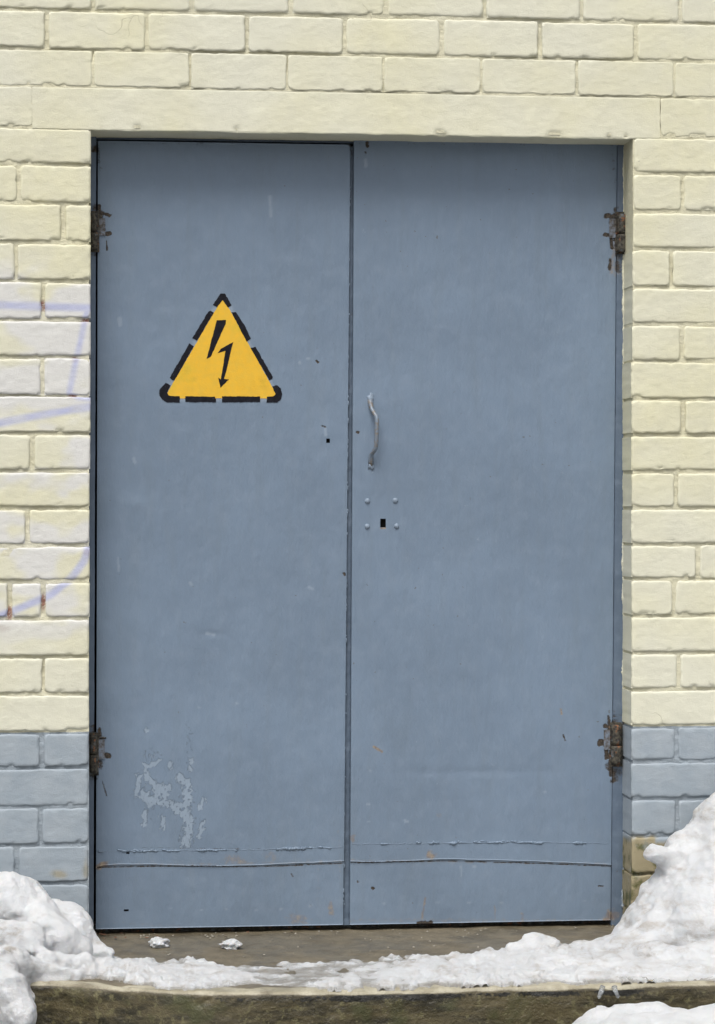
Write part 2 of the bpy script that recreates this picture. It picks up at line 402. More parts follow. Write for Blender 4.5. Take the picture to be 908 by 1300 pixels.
def brick_geo(x0, x1, z0, z1, seed, step=.0055, deep=None, g=.0048):
    flush = z1 < JZ[1]+.01 and z1 > ZLB+.03
    """front face grid with worn rounded edges and skirts going back; deep = 'L'/'R' side that lines the opening"""
    rs = random.Random(seed)
    g = g*rs.uniform(.75, 1.35)*(.6 if flush else 1)
    gl = 0 if deep == 'R_open' else g; gr = 0 if deep == 'L_open' else g
    xa, xb = x0+gl+rs.uniform(-.0008, .0012), x1-gr-rs.uniform(-.0008, .0012); za, zb = z0+g*.8+rs.uniform(-.0006, .001), z1-g*.8-rs.uniform(-.0006, .001)
    nu = max(5, int((xb-xa)/step)); nv = max(5, int((zb-za)/step))
    # denser rows close to the edges
    e = lambda n, L: np.unique(np.r_[0, .0012, .003, .0055, np.linspace(.009, L-.009, n), L-.0055, L-.003, L-.0012, L])
    us = e(nu, xb-xa); vs = e(nv, zb-za); U, Vv = np.meshgrid(us, vs, indexing='ij')
    X = xa+U; Z = za+Vv; Lx, Lz = xb-xa, zb-za
    d = np.minimum(np.minimum(U, Lx-U), np.minimum(Vv, Lz-Vv))
    dc = np.hypot(np.maximum(0, .012-np.minimum(U, Lx-U)), np.maximum(0, .012-np.minimum(Vv, Lz-Vv)))
    dd = np.maximum(0, .012-dc)
    nn = fbm(X*45, Z*45, seed*1.7, 3)
    g2 = rs.uniform(.65, 1.15)*(.5 if flush else 1)
    r = (.0062+.0030*nn)*g2
    t = np.clip(1-dd/np.maximum(r, .002), 0, 1)
    Y = (.0025 if flush else .0050)*(1-np.sqrt(np.clip(1-t*t, 0, 1)))
    prd = rs.uniform(-.0014, .0014)*(.4 if flush else 1)
    tilt = rs.uniform(-.004, .004); tz = rs.uniform(-.01, .01)
    Y = Y+prd+tilt*(U-Lx/2)+tz*(Vv-Lz/2)+.0005*fbm(X*22, Z*30, seed, 9)+.00035*fbm(X*110, Z*140, seed, 19)
    chip = sst(.40, .85, fbm(X*45, Z*60, seed*2.3, 77, 3))*sst(.013, .002, d)*(.35+sst(.012, 0, Vv))
    Y = Y+.0045*chip
    # wobble of the outline
    k = sst(.012, 0, d)
    X = X+k*(.0005 if deep else .0014)*fbm(X*60+5, Z*60, seed, 41); Z = Z+k*.0015*fbm(X*50, Z*40+9, seed, 43)
    n = len(us)*len(vs); V = np.c_[X.ravel(), Y.ravel(), Z.ravel()]; Fc = gridf(len(us), len(vs))
    idx = np.arange(n).reshape(len(us), len(vs))
    sides = [(idx[:, 0][::-1], None), (idx[:, -1], None), (idx[0, :], 'R_open'), (idx[-1, :][::-1], 'L_open')]
    quads = [Fc]
    for loop, s in sides:
        depth = (.21 if (deep and s == deep) else .022)
        if deep and s is None: depth = .21
        prev = loop
        for yy in ([.006, depth] if depth < .1 else [.008, .02, .05, .09, .13, depth]):
            base = len(V); R = V[loop].copy(); R[:, 1] = yy
            if deep and s == deep and yy > .007: R[:, 0] += .0006*fbm(R[:, 2]*40, yy*40, seed, 51)
            V = np.r_[V, R]; new = base+np.arange(len(loop))
            quads.append(np.c_[prev[:-1], prev[1:], new[1:], new[:-1]][:, ::-1]); prev = new
    return V, np.concatenate(quads)
bricks = []      # (x0, x1, z0, z1, deep)
BL = .2625
def run(xs, z0, z1, lo, hi, d0=None, d1=None):
    for i in range(len(xs)-1):
        bricks.append((xs[i], xs[i+1], z0, z1, (d0 if i == 0 else None) or (d1 if i == len(xs)-2 else None)))
WL, WR = -1.45, 2.95
def ext(xs, lo, hi):
    xs = list(xs)
    while lo is not None and xs[0] > lo: xs.insert(0, xs[0]-BL)
    while hi is not None and xs[-1] < hi: xs.append(xs[-1]+BL)
    return xs
TOPROWS = {0: [118,244,370,490,616,739,864], 1: [60,186,313.5,438,560.5,685,807.5], 2: [118,241,365,487,611,733,856]}
ZT = JZ[0]+.1015
for k in range(3):                # courses above the photograph
    off = .13 if k % 2 == 0 else 0
    run(ext([.01+off, .01+off+BL], WL, WR), ZT+.1*k, ZT+.1*(k+1), 0, 0)
for r in (0, 1, 2):
    z1 = ZT if r == 0 else JZ[r-1]
    xs = [float(at(p, (LJ[r]+RJ[r])/2-20, 0)[0]) for p in TOPROWS[r]]
    run(ext(xs, WL, WR), JZ[r], z1, 0, 0)
LIN0, LIN1 = float(at(43, 135, 0)[0]), float(at(838, 140, 0)[0])
ZLB = float(at(116, 165.5, 0)[1])*.5+float(at(800, 175.5, 0)[1])*.5      # underside of the lintel
run(ext([LIN0-BL, LIN0], WL, None), JZ[3], JZ[2], 0, 0); run(ext([LIN1, LIN1+BL], None, WR), JZ[3], JZ[2], 0, 0)
JL = {4:None,5:23.7,6:80,7:20,8:54,9:None,10:54,11:None,12:40.6,13:None,14:35,15:None,16:(12,55),17:None,18:55,19:None,20:53,21:None,22:51,23:21,24:None,25:54,26:None,27:50,28:None}
JR = {4:None,5:867,6:None,7:852.6,8:None,9:866,10:None,11:868,12:None,13:858.8,14:None,15:887,16:855.7,17:None,18:862,19:None,20:859.5,21:None,22:859.5,23:None,24:858,25:None,26:860,27:None,28:858}
for r in range(4, len(JZ)):
    z0, z1 = JZ[r], JZ[r-1]
    xe = float(at(116-4*(r-4)/20, 600, 0)[0])
    j = JL.get(r)
    js = [] if j is None else ([j] if not isinstance(j, tuple) else list(j))
    xs = [float(at(p, 600, 0)[0]) for p in js]+[xe]
    if j is None: xs.insert(0, xe-BL)
    run(ext(xs, WL, None), z0, z1, 0, 0, None, 'L_open')
    xe = float(at(805-3*min(1, (r-4)/6), 600, 0)[0]); j = JR.get(r)
    xs = [xe]+([float(at(j, 600, 0)[0])] if j else [xe+BL])
    run(ext(xs, None, WR), z0, z1, 0, 0, 'R_open', None)
stuffV = []; stuffF = []; no = 0; nb = 0
for i, (x0, x1, z0, z1, deep) in enumerate(bricks):
    pa, qa = proj(x0, 0, z1); pb, qb = proj(x1, 0, z0)
    seen = pb > -3 and pa < 911 and qb > -3 and z1 > ST-.02
    V, Fc = brick_geo(x0, x1, z0, z1, i+1, .0055 if seen else .03, deep)
    if seen:
        mesh('brick', V, Fc, m_brick, wall, attr={'wear': wall_wear(V)}); nb += 1
    else:
        stuffV.append(V); stuffF.append(Fc+no); no += len(V)
V = np.concatenate(stuffV); o = mesh('outer_brickwork', V, np.concatenate(stuffF), m_brick, wall, attr={'wear': wall_wear(V)}); o['kind'] = 'stuff'
print('bricks', nb)
def mortar():
    def ysurf(X, Z): return fl(X, Z, .0052+.0016*fbm(X*30, Z*30, 0, 61)+.0010*fbm(X*120, Z*120, 0, 63)+.0032*fbm(X*5, Z*9, 0, 67, 2))+.0022*sst(.35, .9, fbm(X*14, Z*20, 0, 65))
    def fl(X, Z, y):
        k = sst(ZLB-.02, ZLB+.005, Z)*sst(JZ[1]-.012, JZ[1]-.03, Z); return np.maximum(y-.0035*k, .0018)
    Vs = []; Fs = []; n = 0
    def sheet(xs, zs):
        nonlocal n
        X, Z = np.meshgrid(xs, zs, indexing='ij'); Vs.append(np.c_[X.ravel(), ysurf(X, Z).ravel(), Z.ravel()])
        Fs.append(gridf(len(xs), len(zs))+n); n += len(Vs[-1])
    a, b = XL-.004, XR+.002
    zf = np.arange(.0, ZLB+.012, .006); xl = np.r_[np.arange(WL, -.3, .05), np.arange(-.3, a, .005), a]; xr = np.r_[np.arange(b, b+.3, .005), np.arange(b+.3, WR, .05)]
    sheet(xl, zf); sheet(xr, zf)
    zt = np.r_[np.arange(zf[-1], ZT+.02, .006), ZT+.16, ZT+.3]
    sheet(np.r_[np.arange(WL, -.3, .05), np.arange(-.3, b+.3, .006), np.arange(b+.3, WR, .05)], zt)
    for x, s in ((a, 1), (b, -1)):        # reveals
        ys = np.array([.005, .02, .05, .1, .15, .21]); Y, Z = np.meshgrid(ys, zf, indexing='ij')
        X = x+.0004*fbm(Y*50, Z*50, 0, 66); X[0] = x
        Vs.append(np.c_[X.ravel(), Y.ravel(), Z.ravel()]); f = gridf(len(ys), len(zf))+n
        Fs.append(f if s > 0 else f[:, ::-1]); n += len(Vs[-1])
    V = np.concatenate(Vs); mesh('mortar', V, np.concatenate(Fs), m_mortar, wall, attr={'wear': wall_wear(V)})
    # solid core behind, closes the wall
    parts = [box(WL, XL-.02, .03, .32, -.1, ZT+.29), box(XR+.02, WR, .03, .32, -.1, ZT+.29), box(XL-.02, XR+.02, .22, .32, ZLB+.03, ZT+.29)]
    V, Fc = join(parts); mesh('wall_core', V, Fc, m_mortar, wall, smooth=False, attr={'wear': wear0(len(V))})
mortar()
def lintel():
    z0, z1 = ZLB, JZ[2]-.002
    xs = np.arange(LIN0-.004, LIN1+.004, .006); zs = np.r_[z0, z0+.001, z0+.003, np.arange(z0+.006, z1-.003, .006), z1-.002, z1]
    X, Z = np.meshgrid(xs, zs, indexing='ij'); d = np.minimum(Z-z0, z1-Z)
    t = np.clip(1-d/.003, 0, 1)
    Y = .0004+.002*(1-np.sqrt(1-t*t))+.0006*fbm(X*25, Z*30, 0, 71)+.0004*fbm(X*120, Z*120, 0, 72)
    k = (Z-z0 < .0005)
    Z = Z+k*(.0010*fbm(X*18, 0, 0, 73))
    Y = Y+(Z-z0 < .012)*.004*sst(.6, .95, fbm(X*22, Z*22, 0, 74))
    V = np.c_[X.ravel(), Y.ravel(), Z.ravel()]; Fc = gridf(len(xs), len(zs)); idx = np.arange(len(V)).reshape(len(xs), len(zs))
    q = [Fc]; prev = idx[:, 0]
    for y in (.004, .02, .05, .08, .11, .14, .215):
        R = V[idx[:, 0]].copy(); R[:, 1] = y; R[:, 2] = z0+.0015*fbm(R[:, 0]*12, y*30, 0, 75)
        b = len(V); V = np.r_[V, R]; new = b+np.arange(len(xs)); q.append(np.c_[prev[:-1], new[:-1], new[1:], prev[1:]][:, ::-1]); prev = new
    prev = idx[:, -1]; R = V[prev].copy(); R[:, 1] = .215; b = len(V); V = np.r_[V, R]; new = b+np.arange(len(xs)); q.append(np.c_[prev[:-1], prev[1:], new[1:], new[:-1]][:, ::-1])
    w = wall_wear(V); px, py = proj(V[:, 0], V[:, 1], V[:, 2])
    return V, np.concatenate(q), w
V, Fc, w = lintel(); mesh('lintel', V, Fc, m_brick, wall, attr={'wear': w})

def bead():
    zs = np.arange(ST+.05, ZLB-.004, .005); x = XR+.0012+0*zs
    r = .003+.0028*fbm(zs*9, 0, 0, 131)+.0012*fbm(zs*50, 0, 0, 133)
    V, Fc = tube(np.c_[x, .1165+0*zs, zs], np.clip(r, .0006, .01), 8, jit=.3, seed=3); V = np.array(V)
    mesh('paint_run', V, Fc, m_brick, wall, attr={'wear': wear0(len(V))})
bead()
# ------------------------------------------------------------------ doors
YF = .118                 # front of the leaves
def build_sheet(name, parent, xl, xr, zb, zt, mat, yfun, holes=(), step=.0035, skirt=.03, wearf=None, wav=None):
    """rectangular sheet with slanted sides; xl, xr functions of z; holes given as (x0,x1,z0,z1)"""
    nz = max(2, int((zt-zb)/step)); zs = np.linspace(zb, zt, nz)
    for h in holes: zs = np.r_[zs, h[2], h[3]]
    zs = np.unique(zs); x0m, x1m = xl(zb), xr(zb); nx = max(2, int((x1m-x0m)/step)); ts = np.linspace(0, 1, nx)
    for h in holes:
        zc = (h[2]+h[3])/2
        ts = np.r_[ts, (h[0]-xl(zc))/(xr(zc)-xl(zc)), (h[1]-xl(zc))/(xr(zc)-xl(zc))]
    ts = np.unique(ts); T, Z = np.meshgrid(ts, zs, indexing='ij')
    Z2 = Z.copy()
    X = xl(Z)+(xr(Z)-xl(Z))*T
    if wav is not None: Z2 = Z+wav(X)*sst(zb+.12, zb, Z) if wav.bottom else Z+wav(X)*sst(zt-.12, zt, Z)
    Y = yfun(X, Z2)
    ed = np.minimum(np.minimum(T, 1-T)*(x1m-x0m), 9); Y = Y+.0015*sst(.003, 0, ed)
    V = np.c_[X.ravel(), Y.ravel(), Z2.ravel()]; Fc = gridf(len(ts), len(zs))
    cx, cz = X.ravel()[Fc].mean(1), Z.ravel()[Fc].mean(1)
    keep = np.ones(len(Fc), bool)
    for h in holes: keep &= ~((cx > h[0]) & (cx < h[1]) & (cz > h[2]) & (cz < h[3]))
    Fc = Fc[keep]; idx = np.arange(len(V)).reshape(len(ts), len(zs)); q = [Fc]
    for loop in (idx[:, 0][::-1], idx[:, -1], idx[0, :], idx[-1, :][::-1]):
        R = V[loop].copy(); R[:, 1] += skirt; b = len(V); V = np.r_[V, R]; new = b+np.arange(len(loop))
        q.append(np.c_[loop[:-1], loop[1:], new[1:], new[:-1]][:, ::-1])
    return mesh(name, V, np.concatenate(q), mat, parent, attr={'wear': wearf(V)})
def edge(x_top, x_bot, Y):
    a = P3(x_top, 200, Y); b = P3(x_bot, 1160, Y)
    return lambda z: b[0]+(a[0]-b[0])*(z-b[2])/(a[2]-b[2])
L_l, L_r = edge(124.5, 122, YF), edge(444.8, 436.3, YF)
R_l, R_r = edge(449.2, 444.2, YF), edge(783.3, 775.5, YF)
def dent(X, Z, px, py, rx, rz, a):
    c = P3(px, py, YF); return a*np.exp(-((X-c[0])/rx)**2-((Z-c[2])/rz)**2)
def yleaf(X, Z, s=0):
    y = YF+.0016*fbm(X*2.3+s, Z*1.7, 0, 81+s, 2)+.0005*fbm(X*9, Z*7, 0, 83+s, 2)+.00016*fbm(X*40, Z*40, 0, 87+s, 2)
    if s == 0:
        y = y+dent(X, Z, 175, 640, .03, .02, -.0022)+dent(X, Z, 180, 625, .05, .05, .0015)+dent(X, Z, 372, 735, .02, .03, .001)+dent(X, Z, 270, 805, .03, .01, .0014)+dent(X, Z, 413, 550, .025, .03, -.0018)+dent(X, Z, 395, 660, .06, .1, .0015)
    else:
        y = y-.001+dent(X, Z, 600, 980, .2, .012, .0012)+dent(X, Z, 640, 860, .08, .06, .0015)+dent(X, Z, 474, 590, .03, .03, .001)
    return y
PEEL = [([(200,400),(205,500)],10),([(230,410),(275,385)],8),([(150,480),(140,620)],12),([(240,530),(290,580),(350,570),(330,630)],17),
        ([(180,610),(240,680),(265,640),(290,590)],18),([(310,670),(390,700),(450,750),(500,800)],15),([(440,490),(490,530),(500,620),(490,690),(450,700)],17),
        ([(500,540),(505,660)],16),([(490,740),(510,820),(500,900),(490,970)],21),([(610,660),(590,720)],8),([(600,830),(585,920)],8),([(200,750),(190,820)],10),
        ([(325,790),(330,855)],9),([(530,370),(515,440)],7),([(375,390),(370,430)],6),([(205,150),(203,155)],6),([(260,395),(285,380)],9)]
PEEL = [([(150+a/5.675, 900+b/5.675) for a, b in p], r/5.675) for p, r in PEEL]
SCR = [([(343,250),(344,275)],1.6),([(152,405),(153,412)],2.5),([(170,583),(171,586)],2),([(150,708),(151,725)],1),([(242,740),(243,742)],2),([(262,804),(272,806)],1.6),
       ([(413,545),(414,552)],1.6),([(380,460),(381,461)],1.5),([(464,203),(465,210)],2.2),([(585,1100),(586,1112)],1),([(392,745),(398,748)],1.5),([(470,978),(471,979)],1),([(215,1153.0),(218,1153.0)],.7),([(254,1155.0),(257,1155.0)],.7),([(285,1154.0),(288,1154.0)],.7),([(325,1155.0),(328,1155.0)],.7),([(356,1154.0),(359,1154.0)],.7),([(393,1150.0),(396,1150.0)],.7),([(486,1147.0),(489,1147.0)],.7),([(554,1146.0),(557,1146.0)],.7),([(594,1146.0),(597,1146.0)],.7),([(635,1146.0),(638,1146.0)],.7),([(741,1144.0),(744,1144.0)],.7),([(466,1021.0),(469,1021.0)],.7),([(512,1041.0),(515,1041.0)],.7),([(467,1043.0),(470,1043.0)],.7),([(515,1043.0),(518,1043.0)],.7),([(300,893.0),(303,893.0)],.7),([(252,898.0),(255,898.0)],.7),([(690,1005.0),(693,1005.0)],.7),([(601,1100.0),(604,1100.0)],.7),([(330,455.0),(333,455.0)],.7),([(390,455.0),(393,455.0)],.7)]
RUST = [([(484,670.5),(489,670.5)],1,.9),([(448,1098),(600,1096)],3,.3),([(600,1094),(776,1100)],3,.3),([(130,1095),(436,1090)],3,.28),([(335,1085),(340,1088)],6,.4),([(780,320),(781,350)],2,.5),([(124,1100),(134,1097)],4,.8),([(290,1090),(310,1094)],6,.55),([(128,1099),(436,1094)],2.2,.42),([(446,1092),(776,1097)],2.2,.42),([(372,1166),(385,1166)],9,.55),([(420,1145),(421,1160)],3.5,.6),
        ([(545,1085),(549,1086)],5,.75),([(447,1063),(448,1066)],4,.7),([(768,1170),(775,1160)],6,.8),([(540,1140),(536,1165)],1.4,.7),([(628,1150),(629,1165)],1.2,.6),([(125,1170),(230,1176)],3,.35),([(446,1168),(776,1169)],3,.42),
        ([(663,1160),(664,1170)],2,.6),([(344,1085),(346,1090)],5,.5),([(430,1055),(434,1170)],2,.35),([(475,948),(485,954)],1.5,.85),([(712,900),(713,906)],1.3,.9),([(557,1034),(558,1037)],4,.45),([(782,300),(776,345)],3,.6),
        ([(405,1100),(403,1150)],5,.3),([(470,1065),(474,1170)],4,.2),([(700,1100),(703,1168)],5,.22),([(600,1100),(602,1165)],4,.2)]
DARK = [([(789,262),(790,325)],5.5,.62),([(119,258),(120,322)],4,.6),([(119,922),(119,988)],4,.6),([(784,905),(783,990)],7,.72),([(796,200),(796,206)],3,.6),([(126,262),(128,272)],2.5,1),([(130,270),(139,274)],2.5,.8),([(126,296),(139,297)],2.2,1.1),([(127,280),(133,292)],3,.5),([(135,306),(136,318)],1,.8),([(128,268),(130,290)],4,.5),
        ([(770,274),(780,275)],3,.9),([(769,298),(782,299)],2.4,1.1),([(776,280),(779,292)],4,.6),([(776,303),(777,315)],2.2,.8),([(775,330),(774,342)],2.2,.7),([(781,265),(783,345)],1.8,.6),
        ([(125,936),(127,960)],6,.7),([(128,957),(139,960)],3,1),([(126,925),(127,934)],2,.8),([(126,965),(128,975)],4,.6),([(130,992),(136,1012)],.8,.7),
        ([(763,943),(774,944)],4,1.1),([(768,922),(774,922)],2.5,.8),([(770,952),(771,962)],3,.8),([(770,972),(773,977)],3,.6),([(773,910),(775,985)],2,.75),
        ([(402,458),(404,460)],1.4,.9),([(453,548),(455,549)],1.6,.8),([(409,541),(413,542)],1.3,.8),([(715,933),(718,940)],1,.7),([(437,728),(438,731)],1.2,.9),([(466,742),(466.5,743)],1.2,.6),([(465,181),(467,186)],2.2,.8),([(464,193),(464.5,194)],1.4,.8),
        ([(120,186),(123,192)],2.2,.8),([(449,181),(780,184)],3,.35),([(125,182),(444,182)],3,.35),([(124,185),(128,215)],3,.45),([(776,186),(782,230)],3,.4),([(124,1101),(200,1099.5),(330,1100.3),(436,1096)],.7,.72),([(446,1095.5),(560,1093),(660,1095.5),(776,1099.5)],.7,.72),([(180,1076.5),(330,1077.5)],.5,.5),([(530,1172),(548,1171)],2,.9),([(473,1127),(474,1128)],1.4,.9),([(454,1119),(455,1120)],1.2,.8),([(760,1125),(765,1125)],1,.8),([(395,1150),(398,1152)],4,.4),([(370,1110),(372,1113)],1,.7),([(444,181),(446,196)],2,.6)]  # leaf-top bands and sheet-lap lines: grime with soffit and lap shade painted in
def leaf_wear_shade(V):
    px, py = proj(V[:, 0], V[:, 1], V[:, 2]); w = wear0(len(V)); n1 = fbm(px/4, py/4, 0, 91); n3 = fbm(px/1.8, py/2.6, 0, 93)
    for p, r in PEEL: w[:, 0] = np.maximum(w[:, 0], sst(r*2.7+1.8, r*.2, dseg(px, py, p)+n1*2.6+n3*2.2))
    sp = np.exp(-((px-240)/7)**2-((py-940)/30)**2)*.34+np.exp(-((px-195)/14)**2-((py-958)/9)**2)*.34
    w[:, 0] = np.maximum(w[:, 0], sp+.05*n1)
    for p, r in SCR: w[:, 3] = np.maximum(w[:, 3], .5*sst(r+1.1, r-.6, dseg(px, py, p)+n1*.7))
    w[:, 3] = np.maximum(w[:, 3], .55*sst(6.5, 3, dseg(px, py, [(283,379),(209,504),(351,505),(283,379)])+n1*1.2+n3*.6))
    for p, r, a in RUST: w[:, 1] = np.maximum(w[:, 1], a*sst(r*1.7+1, r*.2, dseg(px, py, p)+n1*r*.4))
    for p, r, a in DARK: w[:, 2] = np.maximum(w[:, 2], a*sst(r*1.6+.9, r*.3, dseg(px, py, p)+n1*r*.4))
    return w
class Wav:
    def __init__(s, pts, ref, bottom):
        q = [P3(a, b, YF) for a, b in pts]; s.x = [p[0] for p in q]; s.d = [p[2]-ref for p in q]; s.bottom = bottom
    def __call__(s, X): return np.interp(X, s.x, s.d)+.0008*fbm(X*18, 0, 0, 95)
# door frame --------------------------------------------------------
def zz(px, py, Y=YF): return P3(px, py, Y)[2]
ZTOP = zz(300, 181.5)
frame = thing('door_frame', 'dark grey angle steel frame set into the brick opening around both door leaves', 'door frame', (XL, YF, ST))
FL0 = -.02
def post(name, x0f, x1f, zb, zt, y0):
    zs = np.linspace(zb, zt, 500)
    cols = [(x0f, y0+.0008), (lambda z: x0f(z)+.001, y0), (lambda z: x1f(z)-.001, y0), (x1f, y0+.0008), (x1f, y0+.05), (x0f, y0+.05)]
    V = []; 
    for f, y in cols:
        x = f(zs)+.0004*fbm(zs*25, y*9, 0, 101); V.append(np.c_[x, y+.0005*fbm(zs*30, y*5+1, 0, 103), zs])
    V = np.concatenate(V); q = gridf(len(cols), len(zs)); n = len(zs); a = (len(cols)-1)*n+np.arange(n-1); b = np.arange(n-1)
    q = np.r_[q, np.c_[a, b, b+1, a+1]]
    mesh(name, V, q, m_frame, frame, attr={'wear': leaf_wear_shade(V)}, smooth=False)
fo_l = lambda z: L_l(z)-.0065+.002*(z-ST)/2; fi_r = lambda z: R_r(z)+.002
post('jamb', lambda z: fo_l(z)*0-.02, fo_l, ST, ZTOP+.02, YF+.002)
post('jamb', fi_r, lambda z: edge(796, 789.5, YF)(z)+.03, ST, ZTOP+.02, YF-.001)
V, Fc = box(-.02, XR+.01, YF+.012, YF+.06, ZTOP+.006, ZLB+.012); mesh('head_bar', V, Fc, m_frame, frame, smooth=False, attr={'wear': wear0(8)})
V, Fc = box(-.02, XR+.01, YF+.045, YF+.09, ST-.01, ST+.012); mesh('sill_bar', V, Fc, m_rust, frame, smooth=False)

leafL = thing('door_leaf', 'left grey-blue steel door leaf with the yellow high voltage triangle and peeled paint', 'door', tuple(P3(283, 1177, YF)), 'two leaves of the steel door')
leafR = thing('door_leaf', 'right grey-blue steel door leaf with pull handle, keyhole and four bolts', 'door', tuple(P3(610, 1171, YF)), 'two leaves of the steel door')
def rect(px, py, w, h):
    a = P3(px-w/2, py+h/2, YF); b = P3(px+w/2, py-h/2, YF); return (a[0], b[0], a[2], b[2])
lw = [(122,1102),(130,1098.5),(150,1097),(200,1097.5),(260,1099),(330,1098),(380,1095.5),(436,1093.5)]
rw = [(444,1093.5),(480,1094),(530,1092),(560,1090.5),(600,1091),(660,1093),(720,1095),(777,1097.5)]
zb_l = zz(280, 1098); zb_r = zz(610, 1093)
hl = [rect(416.6, 559.5, 4.6, 5.4), rect(162.5, 1085, 4.2, 2.4)]
hr = [rect(486.3, 664, 7, 11)]
build_sheet('leaf_sheet', leafL, L_l, L_r, zb_l, ZTOP, m_door, lambda X, Z: yleaf(X, Z, 0), hl, .0033, .035, leaf_wear_shade, Wav(lw, zb_l, True))
build_sheet('leaf_sheet', leafR, R_l, R_r, zb_r, zz(610, 181.0), m_door, lambda X, Z: yleaf(X, Z, 4), hr, .0033, .035, leaf_wear_shade, Wav(rw, zb_r, True))
KB_L, KB_R = zz(280, 1177), zz(610, 1171.2)
build_sheet('kick_plate', leafL, L_l, lambda z: L_r(z)-.0008, KB_L, zb_l+.03, m_door, lambda X, Z: yleaf(X, Z, 0)+.0035, [rect(160.5, 1156, 6, 2.6)], .0035, .03, leaf_wear_shade)
build_sheet('kick_plate', leafR, R_l, R_r, KB_R, zb_r+.03, m_door, lambda X, Z: yleaf(X, Z, 4)+.0035, [], .0035, .03, leaf_wear_shade)
def backing(parent, x0, x1, z0, z1):
    V, Fc = box(x0, x1, YF+.022, YF+.032, z0, z1); mesh('back_panel', V, Fc, m_dark, parent, smooth=False)
backing(leafL, L_l(1)+.01, L_r(1)-.012, KB_L+.01, ZTOP-.01); backing(leafR, R_l(1)+.012, R_r(1)-.012, KB_R+.01, ZTOP-.012)
# weld line above the kick plates, hanging flakes of paint
def weld_line(parent, pts, seed, s):
    xs = np.arange(pts[0][0]+1, pts[-1][0]-1, 1.1); V = []; Fc = []
    rs = random.Random(seed); parts = []
    pos = []; rr = []
    for x in xs:
        y = np.interp(x, [p[0] for p in pts], [p[1] for p in pts])+.6*float(fbm(x/9, 0, 0, seed))
        p = P3(x, y, YF); p[1] = float(yleaf(p[0], p[2], s))+.0006
        a = max(0, float(fbm(x/16, 3, 0, seed+5)))*1.0
        pos.append(p); rr.append(.0013+.0034*a*(.6+.4*rs.random()))
    parts.append(tube(pos, rr, 6, jit=.5, seed=seed))
    for k in range(60):
        x = rs.uniform(pts[0][0]+2, pts[-1][0]-2)
        if float(fbm(x/16, 3, 0, seed+5)) < -.05: continue
        y = np.interp(x, [p[0] for p in pts], [p[1] for p in pts])+rs.uniform(-1.6, 1.2); p = P3(x, y, YF)
        parts.append(lump((p[0], float(yleaf(p[0], p[2], s)), p[2]), (rs.uniform(.003, .009), .0022, rs.uniform(.001, .0028)), k+seed, .6, 8, 5, 3))
    V, Fc = join(parts); mesh('weld_bead', V, Fc, m_door, parent, attr={'wear': leaf_wear_shade(np.array(V))})
weld_line(leafL, [(124,1081),(200,1080),(300,1079),(437,1076)], 3, 0)
weld_line(leafR, [(446,1072),(520,1070.5),(640,1069),(775,1070.5)], 4, 4)
# meeting bar: the narrow strip seen between the leaves, fixed to the right leaf
def strip():
    zs = np.linspace(KB_R-.002, ZTOP-.004, 600); V = []
    x0 = L_r(zs)-.02; x1 = R_l(zs)+.004
    for t, y in ((0, .012), (.45, .012), (.55, .0115), (.75, .010), (.9, .0105), (1, .012)):
        x = x0+(x1-x0)*t; V.append(np.c_[x, YF+y+.0012*fbm(zs*60, t*5, 0, 111), zs])
    V = np.concatenate(V); w = leaf_wear_shade(V); w[:, 2] = np.maximum(w[:, 2], .35*sst(.2, .7, fbm(V[:, 2]*40, V[:, 0]*60, 0, 113)))
    mesh('meeting_bar', V, gridf(6, len(zs)), m_frame, leafR, attr={'wear': w})
    # chipped lumps of weld and old paint along the edge of the left leaf
    parts = []; rs = random.Random(5)
    for k in range(85):
        py = rs.uniform(230, 1165)
        if rs.random() < .5: py = rs.choice([490+rs.uniform(0, 90), 640+rs.uniform(0, 40), 725+rs.uniform(0, 50), 1040+rs.uniform(0, 120), 235+rs.uniform(0, 25)])
        z = zz(440, py); x = float(L_r(z)); parts.append(lump((x+rs.uniform(-.001, .0018), YF+.0035, z), (rs.uniform(.0008, .002), .0022, rs.uniform(.002, .007)), k, .5, 6, 5))
    V, Fc = join(parts); mesh('edge_chips', V, Fc, m_door, leafL, attr={'wear': np.tile([0, 0, .25, .25], (len(V), 1))})['kind'] = 'stuff'
strip()
# handle
hp = [(470,507,.0),(470.5,512,-.004),(472,519,-.012),(475,524,-.022),(478.3,529,-.031),(478.6,536,-.034),(478.4,550,-.035),(478,562,-.034),(477.3,569,-.031),(474.5,573.5,-.022),(471.8,577,-.012),(471,584,-.004),(470.8,592,0)]
pts = [P3(a, b, YF+y) for a, b, y in hp]
V, Fc = tube(pts, [.0075]*2+[.0058]*9+[.0075]*2, 12, jit=.05, seed=2)
hd = mesh('handle', V, Fc, m_handle, leafR)
for V, Fc in ([lump(P3(470, 505, YF-.001), (.009, .006, .012), 1, .5, 14, 9, 3), lump(P3(471, 592, YF-.001), (.009, .006, .011), 2, .5, 14, 9, 3), lump(P3(473.5, 600, YF), (.009, .002, .003), 3, .5), lump(P3(475, 502, YF), (.009, .002, .0025), 4, .5)]): mesh('weld_blob', V, Fc, m_door, hd, attr={'wear': np.tile([0, .15, .1, .45], (len(V), 1))})
for k, (a, b) in enumerate([(466.5,636),(502,635.5),(466.3,668.5),(503.5,668)]):
    V, Fc = lump(P3(a, b, YF-.0005), (.0078, .0065, .0078), k+9, .08, 16, 10)
    mesh('bolt', V, Fc, m_door, leafR, attr={'wear': np.tile([0, 0, 0, .35], (len(V), 1))})
